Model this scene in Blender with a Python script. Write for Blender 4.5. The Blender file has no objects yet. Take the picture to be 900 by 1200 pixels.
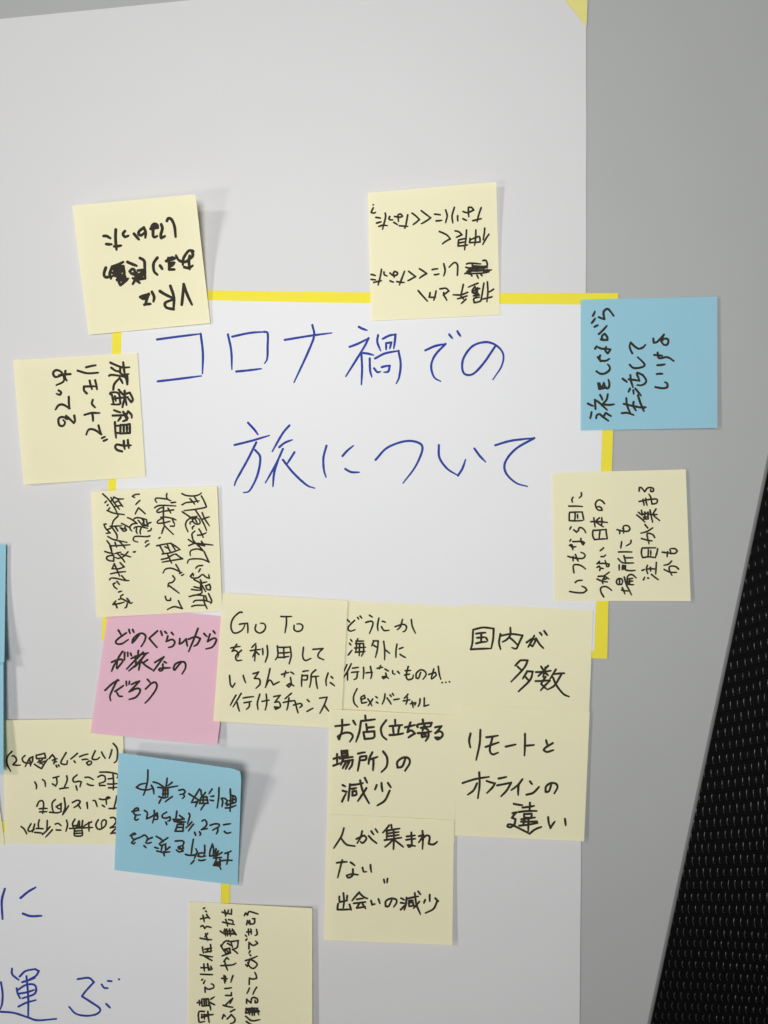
import bpy, bmesh, math, random
from mathutils import Vector, Matrix, noise
random.seed(7)
S = bpy.context.scene
COL = S.collection

# ------------------------------------------------------------------ camera
F, H = 970.0, 0.4803                       # focal length in photo pixels, height over the table (m)
A_, B_ = math.radians(-0.693), math.radians(3.457)
ROT = Matrix.Rotation(A_, 3, 'X') @ Matrix.Rotation(B_, 3, 'Y')
cd = bpy.data.cameras.new('camera'); cam = bpy.data.objects.new('camera', cd); COL.objects.link(cam)
cam.matrix_world = Matrix.Translation((0, 0, H)) @ ROT.to_4x4()
cd.sensor_fit = 'VERTICAL'; cd.sensor_height = 36; cd.lens = 36 * F / 1200
cd.clip_start = 0.02; cd.clip_end = 50
S.camera = cam

# ------------------------------------------------------------------ light
world = bpy.data.worlds.new('World'); S.world = world; world.use_nodes = True
bg = world.node_tree.nodes['Background']
bg.inputs[0].default_value = (0.93, 0.95, 1.0, 1); bg.inputs[1].default_value = 0.075

def lamp(name, loc, target, size, sy, power, col=(1, 1, 1)):
    l = bpy.data.lights.new(name, 'AREA'); l.shape = 'RECTANGLE'; l.size = size; l.size_y = sy
    l.energy = power; l.color = col
    o = bpy.data.objects.new(name, l); COL.objects.link(o); o.location = loc
    o.rotation_euler = (Vector(target) - Vector(loc)).to_track_quat('-Z', 'Y').to_euler()
    return o
lamp('ceiling_panel_near', (-2.25, -0.95, 1.75), (0, 0, 0), 0.30, 0.32, 16, (1.0, 0.985, 0.97))
lamp('ceiling_panel_far', (-2.15, 0.80, 1.75), (0, 0, 0), 0.30, 0.32, 22, (1.0, 0.985, 0.97))
sl = bpy.data.lights.new('added_spot', 'SPOT'); sl.energy = 184; sl.spot_size = math.radians(26.5); sl.spot_blend = 0.32  # added spot; its cone edge stands in for a shadow at lower right
sl.shadow_soft_size = 0.5; sl.color = (0.985, 0.99, 1.0)
so = bpy.data.objects.new('added_spot', sl); COL.objects.link(so); so.location = (-0.07, 0.13, 2.2)
so.rotation_euler = (Vector((-0.07, 0.129, 0)) - Vector((-0.07, 0.13, 2.2))).to_track_quat('-Z', 'Y').to_euler()
S.view_settings.view_transform = 'Standard'; S.view_settings.look = 'None'
S.view_settings.exposure = 0; S.view_settings.gamma = 1

# ------------------------------------------------------------------ helpers
def at(px, py, z=0.0):
    """photo pixel -> point of the plane at height z"""
    d = ROT @ Vector(((px - 450) / F, (600 - py) / F, -1.0))
    t = (z - H) / d.z
    return Vector((0, 0, H)) + d * t

def link(name, verts, faces, mat=None, parent=None, smooth=False):
    me = bpy.data.meshes.new(name); me.from_pydata([tuple(v) for v in verts], [], faces); me.update()
    if mat: me.materials.append(mat)
    if smooth:
        for p in me.polygons: p.use_smooth = True
    o = bpy.data.objects.new(name, me); COL.objects.link(o)
    if parent is not None:
        o.parent = parent; o.matrix_parent_inverse = parent.matrix_world.inverted()
    return o

def empty(name, loc, label, cat, group=None):
    o = bpy.data.objects.new(name, None); COL.objects.link(o); o.location = loc
    o.empty_display_size = 0.02
    o.matrix_world = Matrix.Translation(loc)
    o['label'] = label; o['category'] = cat
    if group: o['group'] = group
    return o

def material(name, color, rough=0.8, spec=0.3, var=0.03, scale=60.0, bump=0.0, bscale=900.0, transl=0.0, big=0.0, metallic=0.0):
    m = bpy.data.materials.new(name); m.use_nodes = True
    nt = m.node_tree; b = nt.nodes['Principled BSDF']; out = nt.nodes['Material Output']
    b.inputs['Roughness'].default_value = rough
    b.inputs['Specular IOR Level'].default_value = spec
    b.inputs['Metallic'].default_value = metallic
    tc = nt.nodes.new('ShaderNodeTexCoord')
    n = nt.nodes.new('ShaderNodeTexNoise'); n.inputs['Scale'].default_value = scale
    n.inputs['Detail'].default_value = 6; n.inputs['Roughness'].default_value = 0.6
    nt.links.new(tc.outputs['Object'], n.inputs['Vector'])
    mr = nt.nodes.new('ShaderNodeMapRange')
    mr.inputs['To Min'].default_value = 1 - var; mr.inputs['To Max'].default_value = 1 + var
    nt.links.new(n.outputs['Fac'], mr.inputs['Value'])
    fac = mr.outputs['Result']
    if big:
        n2 = nt.nodes.new('ShaderNodeTexNoise'); n2.inputs['Scale'].default_value = 7; n2.inputs['Detail'].default_value = 3
        nt.links.new(tc.outputs['Object'], n2.inputs['Vector'])
        m2 = nt.nodes.new('ShaderNodeMapRange'); m2.inputs['To Min'].default_value = 1 - big; m2.inputs['To Max'].default_value = 1 + big
        nt.links.new(n2.outputs['Fac'], m2.inputs['Value'])
        mm = nt.nodes.new('ShaderNodeMath'); mm.operation = 'MULTIPLY'
        nt.links.new(fac, mm.inputs[0]); nt.links.new(m2.outputs['Result'], mm.inputs[1]); fac = mm.outputs[0]
    vm = nt.nodes.new('ShaderNodeVectorMath'); vm.operation = 'SCALE'
    vm.inputs[0].default_value = color
    nt.links.new(fac, vm.inputs['Scale'])
    nt.links.new(vm.outputs['Vector'], b.inputs['Base Color'])
    if bump:
        n3 = nt.nodes.new('ShaderNodeTexNoise'); n3.inputs['Scale'].default_value = bscale; n3.inputs['Detail'].default_value = 3
        nt.links.new(tc.outputs['Object'], n3.inputs['Vector'])
        bp = nt.nodes.new('ShaderNodeBump'); bp.inputs['Strength'].default_value = bump; bp.inputs['Distance'].default_value = 0.0002
        nt.links.new(n3.outputs['Fac'], bp.inputs['Height']); nt.links.new(bp.outputs['Normal'], b.inputs['Normal'])
    if transl:
        t = nt.nodes.new('ShaderNodeBsdfTranslucent'); nt.links.new(vm.outputs['Vector'], t.inputs['Color'])
        mx = nt.nodes.new('ShaderNodeMixShader'); mx.inputs[0].default_value = transl
        nt.links.new(b.outputs[0], mx.inputs[1]); nt.links.new(t.outputs[0], mx.inputs[2])
        nt.links.new(mx.outputs[0], out.inputs['Surface'])
    return m

M_TABLE = material('table_laminate', (0.40, 0.407, 0.396), 0.5, 0.15, 0.02, 30, 0.12, 2500, big=0.02)
M_EDGE = material('table_edge_plastic', (0.25, 0.25, 0.24), 0.5, 0.3, 0.03, 80)
M_PAPER = material('white_chart_paper', (0.64, 0.634, 0.628), 0.85, 0.15, 0.012, 40, 0.15, 1500, big=0.02)
M_SHEET = material('white_copier_paper', (0.78, 0.78, 0.783), 0.85, 0.15, 0.01, 50, 0.12, 1800, transl=0.06)
M_YELLOW = material('bright_yellow_paper', (0.80, 0.69, 0.055), 0.8, 0.15, 0.03, 90, 0.1, 1800)
M_TAPE = material('pale_yellow_tape', (0.72, 0.66, 0.22), 0.7, 0.2, 0.05, 150, 0.3, 1500)
M_CREAM = material('cream_note_paper', (0.90, 0.85, 0.575), 0.85, 0.12, 0.015, 60, 0.15, 1800, transl=0.16, big=0.02)
M_BLUE = material('sky_blue_note_paper', (0.325, 0.595, 0.70), 0.85, 0.12, 0.02, 60, 0.15, 1800, transl=0.12, big=0.02)
M_PINK = material('pink_note_paper', (0.835, 0.52, 0.615), 0.85, 0.12, 0.015, 60, 0.15, 1800, transl=0.14, big=0.02)
M_INK = material('black_marker_ink', (0.037, 0.032, 0.023), 0.7, 0.06, 0.25, 400)
M_BINK = material('blue_marker_ink', (0.030, 0.055, 0.30), 0.7, 0.08, 0.25, 300)
M_BLACK = material('black_plastic', (0.012, 0.012, 0.013), 0.45, 0.4, 0.1, 50)
M_NET = material('black_chair_fabric', (0.004, 0.004, 0.0045), 0.75, 0.15, 0.2, 300)
M_THREAD = material('glossy_black_thread', (0.058, 0.058, 0.06), 0.3, 1.0, 0.25, 300)
M_STEEL = material('grey_steel', (0.35, 0.35, 0.36), 0.35, 0.5, 0.05, 60, metallic=0.8)
M_CARPET = material('dark_carpet', (0.05, 0.052, 0.058), 0.95, 0.1, 0.3, 300, 0.6, 700)

# ------------------------------------------------------------------ floor and table
flo = link('floor', [(-3, -3, -0.72), (3, -3, -0.72), (3, 3, -0.72), (-3, 3, -0.72)], [(0, 1, 2, 3)], M_CARPET)
flo['kind'] = 'structure'

e0, e1 = at(894, 560), at(769, 1150)                     # the table's right-hand edge
ed = (e0 - e1).normalized(); en = Vector((ed.y, -ed.x, 0))      # along / outward
def tp(a, n, z): v = e1 + ed * a + en * n; v.z = z; return v
tab = empty('table', tp(0.0, -0.45, -0.72), 'grey laminate table lying under the big white sheet, straight edge beside the black chair', 'table')
AL, AH, ND = -0.55, 1.10, -1.0
link('table_top', [tp(AL, 0, 0), tp(AH, 0, 0), tp(AH, ND, 0), tp(AL, ND, 0), tp(AL, 0, -0.025), tp(AH, 0, -0.025), tp(AH, ND, -0.025), tp(AL, ND, -0.025)],
     [(0, 1, 2, 3), (7, 6, 5, 4), (0, 4, 5, 1), (1, 5, 6, 2), (2, 6, 7, 3), (3, 7, 4, 0)], M_TABLE, tab)
prof = [(0.0, -0.0002)]
R_ = 0.0029
for k in range(1, 7):
    a = math.pi / 2 * k / 6; prof.append((R_ * math.sin(a), -0.0002 - R_ * (1 - math.cos(a))))
prof += [(R_, -0.022), (0.0005, -0.0248)]
vs = []; fs = []
for n, z in prof: vs += [tp(AL, n, z), tp(AH, n, z)]
for k in range(len(prof) - 1): fs.append((2*k, 2*k+2, 2*k+3, 2*k+1))
link('edge_band', vs, fs, M_EDGE, tab, True)
def tube(p0, p1, r, n=16):
    p0, p1 = Vector(p0), Vector(p1); q = (p1 - p0).to_track_quat('Z', 'Y').to_matrix()
    v = []
    for p in (p0, p1):
        for k in range(n):
            a = 2*math.pi*k/n; v.append(p + q @ Vector((r*math.cos(a), r*math.sin(a), 0)))
    f = [(k, (k+1) % n, n+(k+1) % n, n+k) for k in range(n)] + [tuple(range(n))[::-1], tuple(range(n, 2*n))]
    return v, f
for a, n in ((AL+.12, -.1), (AH-.12, -.1), (AL+.12, ND+.1), (AH-.12, ND+.1)):
    v, f = tube(tp(a, n, -0.72), tp(a, n, -0.0255), 0.02); link('leg', v, f, M_STEEL, tab)

# ------------------------------------------------------------------ office chair with a mesh seat below the table edge
CZ = -0.20
# seat surface: rows run to the right and swing upward further from the viewer
def seat_pt(u, v):
    """u to the right 0..1 (0.50 m), v away from the viewer 0..1 (0.62 m)"""
    p = Vector((0.135 + 0.50*u, -0.46 + 0.62*v, 0))
    p.y += 0.34*(u**1.2)*max(0, v-0.18)*1.6
    p.x -= 0.05*v
    p.z = CZ + 0.035*u*u - 0.05*(v-0.35)**2
    return p
chair = empty('office_chair', (0.40, -0.12, -0.72), 'black office chair with shiny woven mesh seat beyond the right table edge', 'chair')
NU, NV = 48, 48
vs = [seat_pt(i/NU, j/NV) for j in range(NV+1) for i in range(NU+1)]
fs = [(j*(NU+1)+i, j*(NU+1)+i+1, (j+1)*(NU+1)+i+1, (j+1)*(NU+1)+i) for j in range(NV) for i in range(NU)]
o = link('seat_mesh', vs, fs, M_NET, chair, True)
md = o.modifiers.new('thick', 'SOLIDIFY'); md.thickness = 0.003; md.offset = -1
# raised thread loops of the weave: small bent ribs, alternately offset
vs = []; fs = []
rows, cols = 70, 92
for r in range(rows):
    for c in range(cols):
        u = (c + 0.5*(r % 2) + random.uniform(-.06, .06)) / cols * 0.98 + 0.004; v = (r + .5) / rows
        if u > .985: continue
        h_ = 0.30/rows * random.uniform(.8, 1.15); w_ = 0.0016 / 0.5
        b0 = len(vs)
        up = random.uniform(.6, 1.15) * min(1, .12+u/.28) * max(.5, min(1, 1.3-.9*v))  # loops flattened near the table edge, shaping in the shade on their glints
        bend = 1.5 - 1.9*v; h_ *= max(.38, min(1.15, 1.2 - 1.9*(v-.3)))
        for k in range(5):
            t = k/4 - .5
            ctr = seat_pt(u - w_*0.5*bend*(1-4*t*t), v + h_*t*2)
            lift = 0.0019*(1-3.2*t*t)*up
            for s_, hh in ((-1, .15), (0, 1), (1, .15)):
                q = ctr.copy(); q.x += s_*0.00042; q.z += 0.0002 + lift*hh; vs.append(q)
        for k in range(4):
            a = b0+3*k
            fs += [(a, a+1, a+4, a+3), (a+1, a+2, a+5, a+4)]
o = link('mesh_threads', vs, fs, M_THREAD, chair, True); o['kind'] = 'stuff'
# horizontal cords between the loop rows
vs = []; fs = []
for r in range(rows+1):
    v = min(.999, r/rows); b0 = len(vs)
    for i in range(NU+1):
        u = i/NU
        for s_, hh in ((-1, .0), (0, 1), (1, .0)):
            q = seat_pt(u, v); q.y += s_*0.0014; q.z += 0.0003 + 0.0013*hh; vs.append(q)
    for i in range(NU):
        a = b0+3*i; fs += [(a, a+3, a+4, a+1), (a+1, a+4, a+5, a+2)]
o = link('mesh_cords', vs, fs, M_NET, chair, True); o['kind'] = 'stuff'
# frame round the seat
path = [seat_pt(i/12, 0) for i in range(13)] + [seat_pt(1, i/12) for i in range(1, 13)] + [seat_pt(1-i/12, 1) for i in range(1, 13)] + [seat_pt(0, 1-i/12) for i in range(1, 12)]
cu = bpy.data.curves.new('seat_frame', 'CURVE'); cu.dimensions = '3D'; cu.bevel_depth = 0.011; cu.bevel_resolution = 3
sp = cu.splines.new('POLY'); sp.points.add(len(path)-1); sp.use_cyclic_u = True
for q, p in zip(sp.points, path): q.co = (p.x, p.y, p.z-0.011, 1)
tmp = bpy.data.objects.new('tmp', cu); COL.objects.link(tmp)
me = bpy.data.meshes.new_from_object(tmp.evaluated_get(bpy.context.evaluated_depsgraph_get())); bpy.data.objects.remove(tmp)
me.materials.clear(); me.materials.append(M_BLACK)
o = bpy.data.objects.new('seat_frame', me); COL.objects.link(o); o.parent = chair; o.matrix_parent_inverse = chair.matrix_world.inverted()
# backrest (right of the picture), column, star base with castors
vs = []; fs = []
for side in (0, 1):
    for i in range(13):
        for j in range(13):
            a = (i/12-.5); b = j/12
            vs.append(Vector((0.70 + .02*side + 0.10*b - .12*a*a*4*.4, -0.10 + 0.46*a*(1-.15*b), CZ+0.02+0.5*b)))
n_ = 13
for side in (0, 1):
    for i in range(12):
        for j in range(12):
            a = side*169+i*13+j; q = (a, a+13, a+14, a+1); fs.append(q if side else q[::-1])
for i in range(12):
    for a, b in ((i*13, (i+1)*13), (i*13+12, (i+1)*13+12), (i, i+1), (156+i, 157+i)): fs.append((a, b, b+169, a+169))
link('backrest', vs, fs, M_NET, chair, True)
v, f = tube((0.40, -0.12, -0.63), (0.40, -0.12, CZ-.03), 0.028); link('gas_column', v, f, M_BLACK, chair)
v, f = tube((0.40, -0.12, CZ-.06), (0.40, -0.12, CZ-.018), 0.10); link('seat_plate', v, f, M_BLACK, chair)
v, f = tube((0.50, -0.10, CZ-.04), (0.72, -0.10, CZ+.06), 0.022); link('back_support', v, f, M_BLACK, chair)
for k in range(5):
    a = 2*math.pi*k/5+.3; e = Vector((0.40+.3*math.cos(a), -0.12+.3*math.sin(a), -0.655))
    v, f = tube((0.40, -0.12, -0.635), e, 0.018); link('leg', v, f, M_BLACK, chair)
    s = Vector((-math.sin(a), math.cos(a), 0))*.02
    v, f = tube(e-s-Vector((0, 0, .035)), e+s-Vector((0, 0, .035)), 0.028); link('castor', v, f, M_BLACK, chair)

# ------------------------------------------------------------------ sheets
def bil(q, u, v):
    (ax, ay), (bx, by), (cx, cy), (dx, dy) = q           # TL TR BR BL
    return ((1-u)*(1-v)*ax + u*(1-v)*bx + u*v*cx + (1-u)*v*dx, (1-u)*(1-v)*ay + u*(1-v)*by + u*v*cy + (1-u)*v*dy)
def inv_bil(q, x, y):
    u = v = .5
    for _ in range(8):
        px, py = bil(q, u, v)
        ux, uy = [b-a for a, b in zip(bil(q, u-.01, v), bil(q, u+.01, v))]; vx, vy = [b-a for a, b in zip(bil(q, u, v-.01), bil(q, u, v+.01))]
        ux, uy, vx, vy = ux/.02, uy/.02, vx/.02, vy/.02; det = ux*vy-uy*vx or 1e-9
        rx, ry = x-px, y-py
        u += (rx*vy-ry*vx)/det; v += (ux*ry-uy*rx)/det
    return u, v

class Sheet:
    def __init__(s, quad, base, lifts=(0, 0, 0, 0), axis='v', power=1.9, wave=0.0, edge=None, seed=0):
        s.q, s.base, s.l, s.axis, s.p, s.wave, s.edge, s.seed = quad, base, [x*.001 for x in lifts], axis, power, wave, edge, seed
    def z(s, u, v):
        u = min(1, max(0, u)); v = min(1, max(0, v)); tl, tr, br, bl = s.l; p = s.p
        if s.axis == 'v': w = (1-v)**p*((1-u)*tl+u*tr) + v**p*((1-u)*bl+u*br)
        else: w = (1-u)**p*((1-v)*tl+v*bl) + u**p*((1-v)*tr+v*br)
        if s.wave: w += s.wave*(0.5+0.5*noise.noise(Vector((u*3.1+s.seed*9.7, v*3.1, s.seed))))
        return s.base + w
    def zpix(s, x, y): return s.z(*inv_bil(s.q, x, y))
    def build(s, name, mat, parent, nx=24, ny=24, corner_cut=None):
        vs = []
        for j in range(ny+1):
            for i in range(nx+1):
                u, v = i/nx, j/ny
                x, y = bil(s.q, u, v)
                if s.edge:
                    dx, dy = s.edge(u, v); x += dx; y += dy
                if corner_cut and corner_cut == 'TR':      # softly rounded corner
                    d = max(0, (u-.93)/.07); e = max(0, (.07-v)/.07)
                    if d > 0 and e > 0: r = d*e; x -= 1.8*r; y += 1.8*r
                vs.append(at(x, y, s.z(u, v)))
        fs = [(j*(nx+1)+i, (j+1)*(nx+1)+i, (j+1)*(nx+1)+i+1, j*(nx+1)+i+1) for j in range(ny) for i in range(nx)]
        return link(name, vs, fs, mat, parent, True)

def smooth_stroke(pts, step):
    """Catmull-Rom through the pen points, broken where the pen turns sharply"""
    out = []; seg = [pts[0]]
    for k in range(1, len(pts)):
        seg.append(pts[k])
        if k < len(pts)-1:
            a = (pts[k][0]-pts[k-1][0], pts[k][1]-pts[k-1][1]); b = (pts[k+1][0]-pts[k][0], pts[k+1][1]-pts[k][1])
            la = math.hypot(*a) or 1e-6; lb = math.hypot(*b) or 1e-6
            if (a[0]*b[0]+a[1]*b[1])/(la*lb) < 0.12: out.append(seg); seg = [pts[k]]
    out.append(seg)
    res = []
    for sg in out:
        if len(sg) < 2: sg = sg+[(sg[0][0]+.3, sg[0][1])]
        P = [(2*sg[0][0]-sg[1][0], 2*sg[0][1]-sg[1][1])] + sg + [(2*sg[-1][0]-sg[-2][0], 2*sg[-1][1]-sg[-2][1])]
        c = []
        for i in range(1, len(P)-2):
            d = math.hypot(P[i+1][0]-P[i][0], P[i+1][1]-P[i][1]); n = max(1, int(math.ceil(d/step)))
            straight = len(sg) == 2
            bow = random.uniform(-.035, .035)*d if straight else 0
            if straight: n = max(n, 3)
            for k in range(n):
                t = k/n; r = []
                for ax in (0, 1):
                    p0, p1, p2, p3 = P[i-1][ax], P[i][ax], P[i+1][ax], P[i+2][ax]
                    r.append(.5*(2*p1+(p2-p0)*t+(2*p0-5*p1+4*p2-p3)*t*t+(3*p1-p0-3*p2+p3)*t**3))
                if straight and d > 0:
                    nx, ny = -(P[i+1][1]-P[i][1])/d, (P[i+1][0]-P[i][0])/d
                    f = bow*math.sin(math.pi*t); r = [r[0]+nx*f, r[1]+ny*f]
                c.append(tuple(r))
        c.append(sg[-1]); res.append(c)
    return res

def write(sheet, parent, ox, oy, sc, width, text, mat=None, taper=0.78):
    """text = strokes, each 'x,y-x,y-...' in enlarged photo coordinates; becomes one inked line of writing"""
    vs = []; fs = []; zi = 0.00006
    for st in text.split():
        pts = [tuple(float(c) for c in p.split(',')) for p in st.split('-')]
        pts = [(ox+x/sc, oy+y/sc) for x, y in pts]
        subs = smooth_stroke(pts, 1.3)
        for si, c in enumerate(subs):
            zi += 0.0000015
            n = len(c); L = []
            for k, (x, y) in enumerate(c):
                a = c[max(0, k-1)]; b = c[min(n-1, k+1)]
                tx, ty = b[0]-a[0], b[1]-a[1]; l = math.hypot(tx, ty) or 1e-6; tx /= l; ty /= l
                t = k/(n-1) if n > 1 else 0
                w = width*.55*(1+.10*noise.noise(Vector((x*.21, y*.21, width))))
                if si == len(subs)-1 and n > 3: w *= 1-(1-taper)*max(0, (t-.6)/.4)**1.5
                L.append((x, y, tx, ty, w))
            rows_ = []
            x, y, tx, ty, w = L[0]
            for k in (0, 1, 2):                               # start cap
                a = math.radians(80-28*k); rows_.append((x-tx*w*math.sin(a), y-ty*w*math.sin(a), -ty, tx, w*math.cos(a)))
            rows_ += [(x, y, -ty, tx, w) for x, y, tx, ty, w in L]
            x, y, tx, ty, w = L[-1]
            for k in (2, 1, 0):
                a = math.radians(80-28*k); rows_.append((x+tx*w*math.sin(a), y+ty*w*math.sin(a), -ty, tx, w*math.cos(a)))
            b0 = len(vs)
            for x, y, nx, ny, w in rows_:
                for s_ in (-1, 1):
                    X, Y = x+nx*w*s_, y+ny*w*s_
                    vs.append(at(X, Y, sheet.zpix(X, Y)+zi))
            for k in range(len(rows_)-1):
                a = b0+2*k; fs.append((a, a+1, a+3, a+2))
    return link('handwritten_line', vs, fs, mat or M_INK, parent)

# the big sheet of chart paper
pw = Sheet([(-260, 48), (688.5, -46), (680, 1420), (-260, 1420)], 0.0004, wave=0.00016, seed=3)
def pedge(u, v):
    if u > .999:
        y = -46+1466*v
        return ((686.8 if y < 300 else 686.8-(y-300)*.0085) - (688.5-8.5*v) + .5*noise.noise(Vector((0, y*.01, 0))), 0)
    return (0, 0)
pw.edge = pedge
big = pw.build('chart_paper', M_PAPER, None, 60, 90)
big['label'] = 'largest white paper sheet, spread flat over the grey table beneath all the notes'; big['category'] = 'paper'
# pale yellow tape folded round its far corner
tq = Sheet([(640, -60), (690, -60), (688.6, 31), (662, 0.5)], 0.0012)
def tape_mesh():
    pts = [(612, -62), (689.5, -62), (688.4, 0), (687.4, 31), (675, 16), (662, 0), (640, -27)]
    v = [at(x, y, 0.00078) for x, y in pts] + [at(x, y, 0.00062) for x, y in pts]; n = len(pts)
    f = [tuple(range(n))[::-1], tuple(range(n, 2*n))] + [(k, (k+1) % n, n+(k+1) % n, n+k) for k in range(n)]
    return v, f
v, f = tape_mesh(); o = link('yellow_tape', v, f, M_TAPE)
o['label'] = 'pale yellow triangle of tape on the top right corner of the large paper'; o['category'] = 'tape'

# first title sheet: white sheet on a slightly larger bright yellow one
c0 = at(420, 550, 0.001)
t1 = empty('title_sheet', c0, 'white title sheet with yellow margins, two rows of large blue handwriting, ringed by notes', 'paper')
yq = Sheet([(132.5, 338.5), (724.5, 343.5), (711.5, 772), (119, 750.5)], 0.00068, wave=0.00005, seed=5)
def yedge(u, v):
    dx = 0
    if u > .999 and .05 < v < .97: dx = -1.2*math.sin(math.pi*(v-.05)/.92)
    if u < .001: dx = 1.8*math.sin(math.pi*v)
    return (dx, 1.5*math.sin(math.pi*u) if v < .001 else 0)
yq.edge = yedge; yq.build('yellow_backing', M_YELLOW, t1, 40, 30)
wq = Sheet([(144, 349), (709.5, 357.5), (696.3, 763), (128, 742)], 0.00082, wave=0.00006, seed=6)
def wedge(u, v):
    dy = 2.2*math.sin(math.pi*min(1, u*1.12))*(1-.15*u) if v < .001 else 0
    dx = 0
    if u < .001: dx = 1.2*math.sin(math.pi*v)
    if u > .999: dx = 1.0*math.sin(math.pi*v)
    return (dx, dy)
wq.edge = wedge; ws = wq.build('white_sheet', M_SHEET, t1, 40, 30)
K = 900/230
BW = 2.5
TITLE = [(170, 360, "55,148-150,135-255,122 255,122-265,210-263,305 58,340-160,328-258,315 380,125-395,200-398,285 400,135-480,118-545,113 545,113-562,120-562,180-560,235-548,258 418,295-470,290-533,282 640,150-750,132-855,118 767,82-775,130-750,200-683,345"),
 (400, 360, "80,90-118,106 38,182-125,142 125,142-100,190-20,318 92,215-95,280-92,355 100,210-148,220 168,128-165,160-180,200 190,145-220,130-248,125 248,125-240,190 205,165-232,160 205,168-205,195 228,162-222,190 155,235-200,212-262,200 262,200-272,260-265,320-252,350 130,235-132,290-140,320 150,280-165,298-180,295 185,275-222,268-215,295-195,298 385,198-430,178-478,168 478,168-430,220-412,270-425,320-455,340 495,125-510,143 532,110-547,133 705,180-650,260-600,308-560,300-558,240-600,180-660,160-710,175-742,215-735,270-695,332"),
 (170, 360, "472,530-500,560-518,585 410,632-490,612-570,588 510,620-470,700-420,790-410,818 505,655-528,690-515,770-480,840-452,850 662,542-630,580-583,662 615,642-640,622-675,608 632,650-600,720-552,805 610,700-592,760-586,822 685,665-650,720 632,700-680,760-740,815-778,830 832,635-818,690-820,745-830,780"),
 (400, 360, "5,683-25,660-55,635 18,742-45,756-82,757 157,700-210,645-290,615-350,620-372,650-340,730-283,807 447,632-450,690-485,740-535,772 535,772-555,740-570,698 610,648-635,682-662,710 706,633-780,612-885,600 885,600-800,650-752,710-755,760-800,805-853,822")]
Q = 900/70
def merged(parts):
    """strokes given in different enlargements -> one string in photo pixels"""
    out = []
    for ox, oy, sc, txt in parts:
        for st in txt.split():
            out.append('-'.join('%.2f,%.2f' % (ox+float(p.split(',')[0])/sc, oy+float(p.split(',')[1])/sc) for p in st.split('-')))
    return ' '.join(out)
write(wq, ws, 0, 0, 1, BW, merged([(a, b, K, t) for a, b, t in TITLE[:2]]), M_BINK, .6)
write(wq, ws, 0, 0, 1, BW, merged([(a, b, K, t) for a, b, t in TITLE[2:]]), M_BINK, .6)

# second title sheet, lower left
t2 = empty('title_sheet', at(0, 1180, 0.001), 'white title sheet cut off by the bottom left corner, blue writing and yellow right margin', 'paper')
y2 = Sheet([(-330, 958), (270, 965), (266.5, 1395), (-330, 1390)], 0.00068, wave=0.00005, seed=8)
y2.build('yellow_backing', M_YELLOW, t2, 30, 24)
w2 = Sheet([(-320, 975), (259, 977), (258.5, 1385), (-320, 1380)], 0.00082, wave=0.00006, seed=9)
w2s = w2.build('white_sheet', M_SHEET, t2, 40, 30)
write(w2, w2s, 0, 1020, 5, 2.6, "28,108-10,180-15,285 120,162-165,125-208,100 133,253-180,268-243,266", M_BINK, .8)
write(w2, w2s, 0, 1020, 5, 2.3, "70,575-72,610-110,642 115,622-150,590-205,578 205,578-228,590-210,618-170,640 130,655-205,630 97,690-103,720-118,750 105,700-150,672-195,668-212,690-200,725-130,750 112,722-200,700 108,798-155,775-210,760 155,620-165,740-165,852 5,655-15,720-12,780-0,815 -20,828-0,828-80,835-160,860-220,878-330,870 455,637-520,630-550,655-500,710-480,738-530,770-585,810-570,840-510,852-445,840-405,800 595,668-610,688-632,690 632,648-655,650 697,638-699,639 622,782-645,805".replace('-20,828-0,828', '0,828'), M_BINK, .8)

# ------------------------------------------------------------------ sticky notes
GC, GB = 'cream sticky notes around the title sheet', 'blue sticky notes'
def note(quad, mat, base, lifts, label, lines, width, axis='v', power=1.9, group=GC, cut=None, seed=1):
    s = Sheet(quad, base*.001, lifts, axis, power, wave=0.00008, seed=seed)
    cx = sum(p[0] for p in quad)/4; cy = sum(p[1] for p in quad)/4
    root = empty('sticky_note', at(cx, cy, base*.001), label, 'sticky note', group)
    s.build('note_sheet', mat, root, 24, 24, cut)
    for ln in lines:
        ox, oy, sc, txt = ln if len(ln) == 4 else (0, 0, 1, merged(ln[0]))
        write(s, root, ox, oy, sc, width, txt)
    return root

# far left cream and blue notes cut by the picture's left side
note([(-160, 846), (-14, 842), (5.5, 990), (-144, 994)], M_CREAM, 1.05, (1.5, 1, .1, .1), 'cream note sliver at the left border, left of the upside-down note beginning with a bracket', [], 2, seed=2)
note([(-150, 762), (4, 758), (4, 905), (-150, 910)], M_BLUE, 1.45, (1, 3.4, 5.5, 1), 'lower of two blue note slivers curling up at the left border', [], 2, axis='u', group=GB, power=2.4, seed=3)
note([(-146, 640), (7, 638), (5, 776), (-146, 790)], M_BLUE, 1.85, (.3, .6, 6, 5), 'upper of two blue note slivers curling up at the left border', [], 2, group=GB, power=2.2, seed=4)

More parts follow.
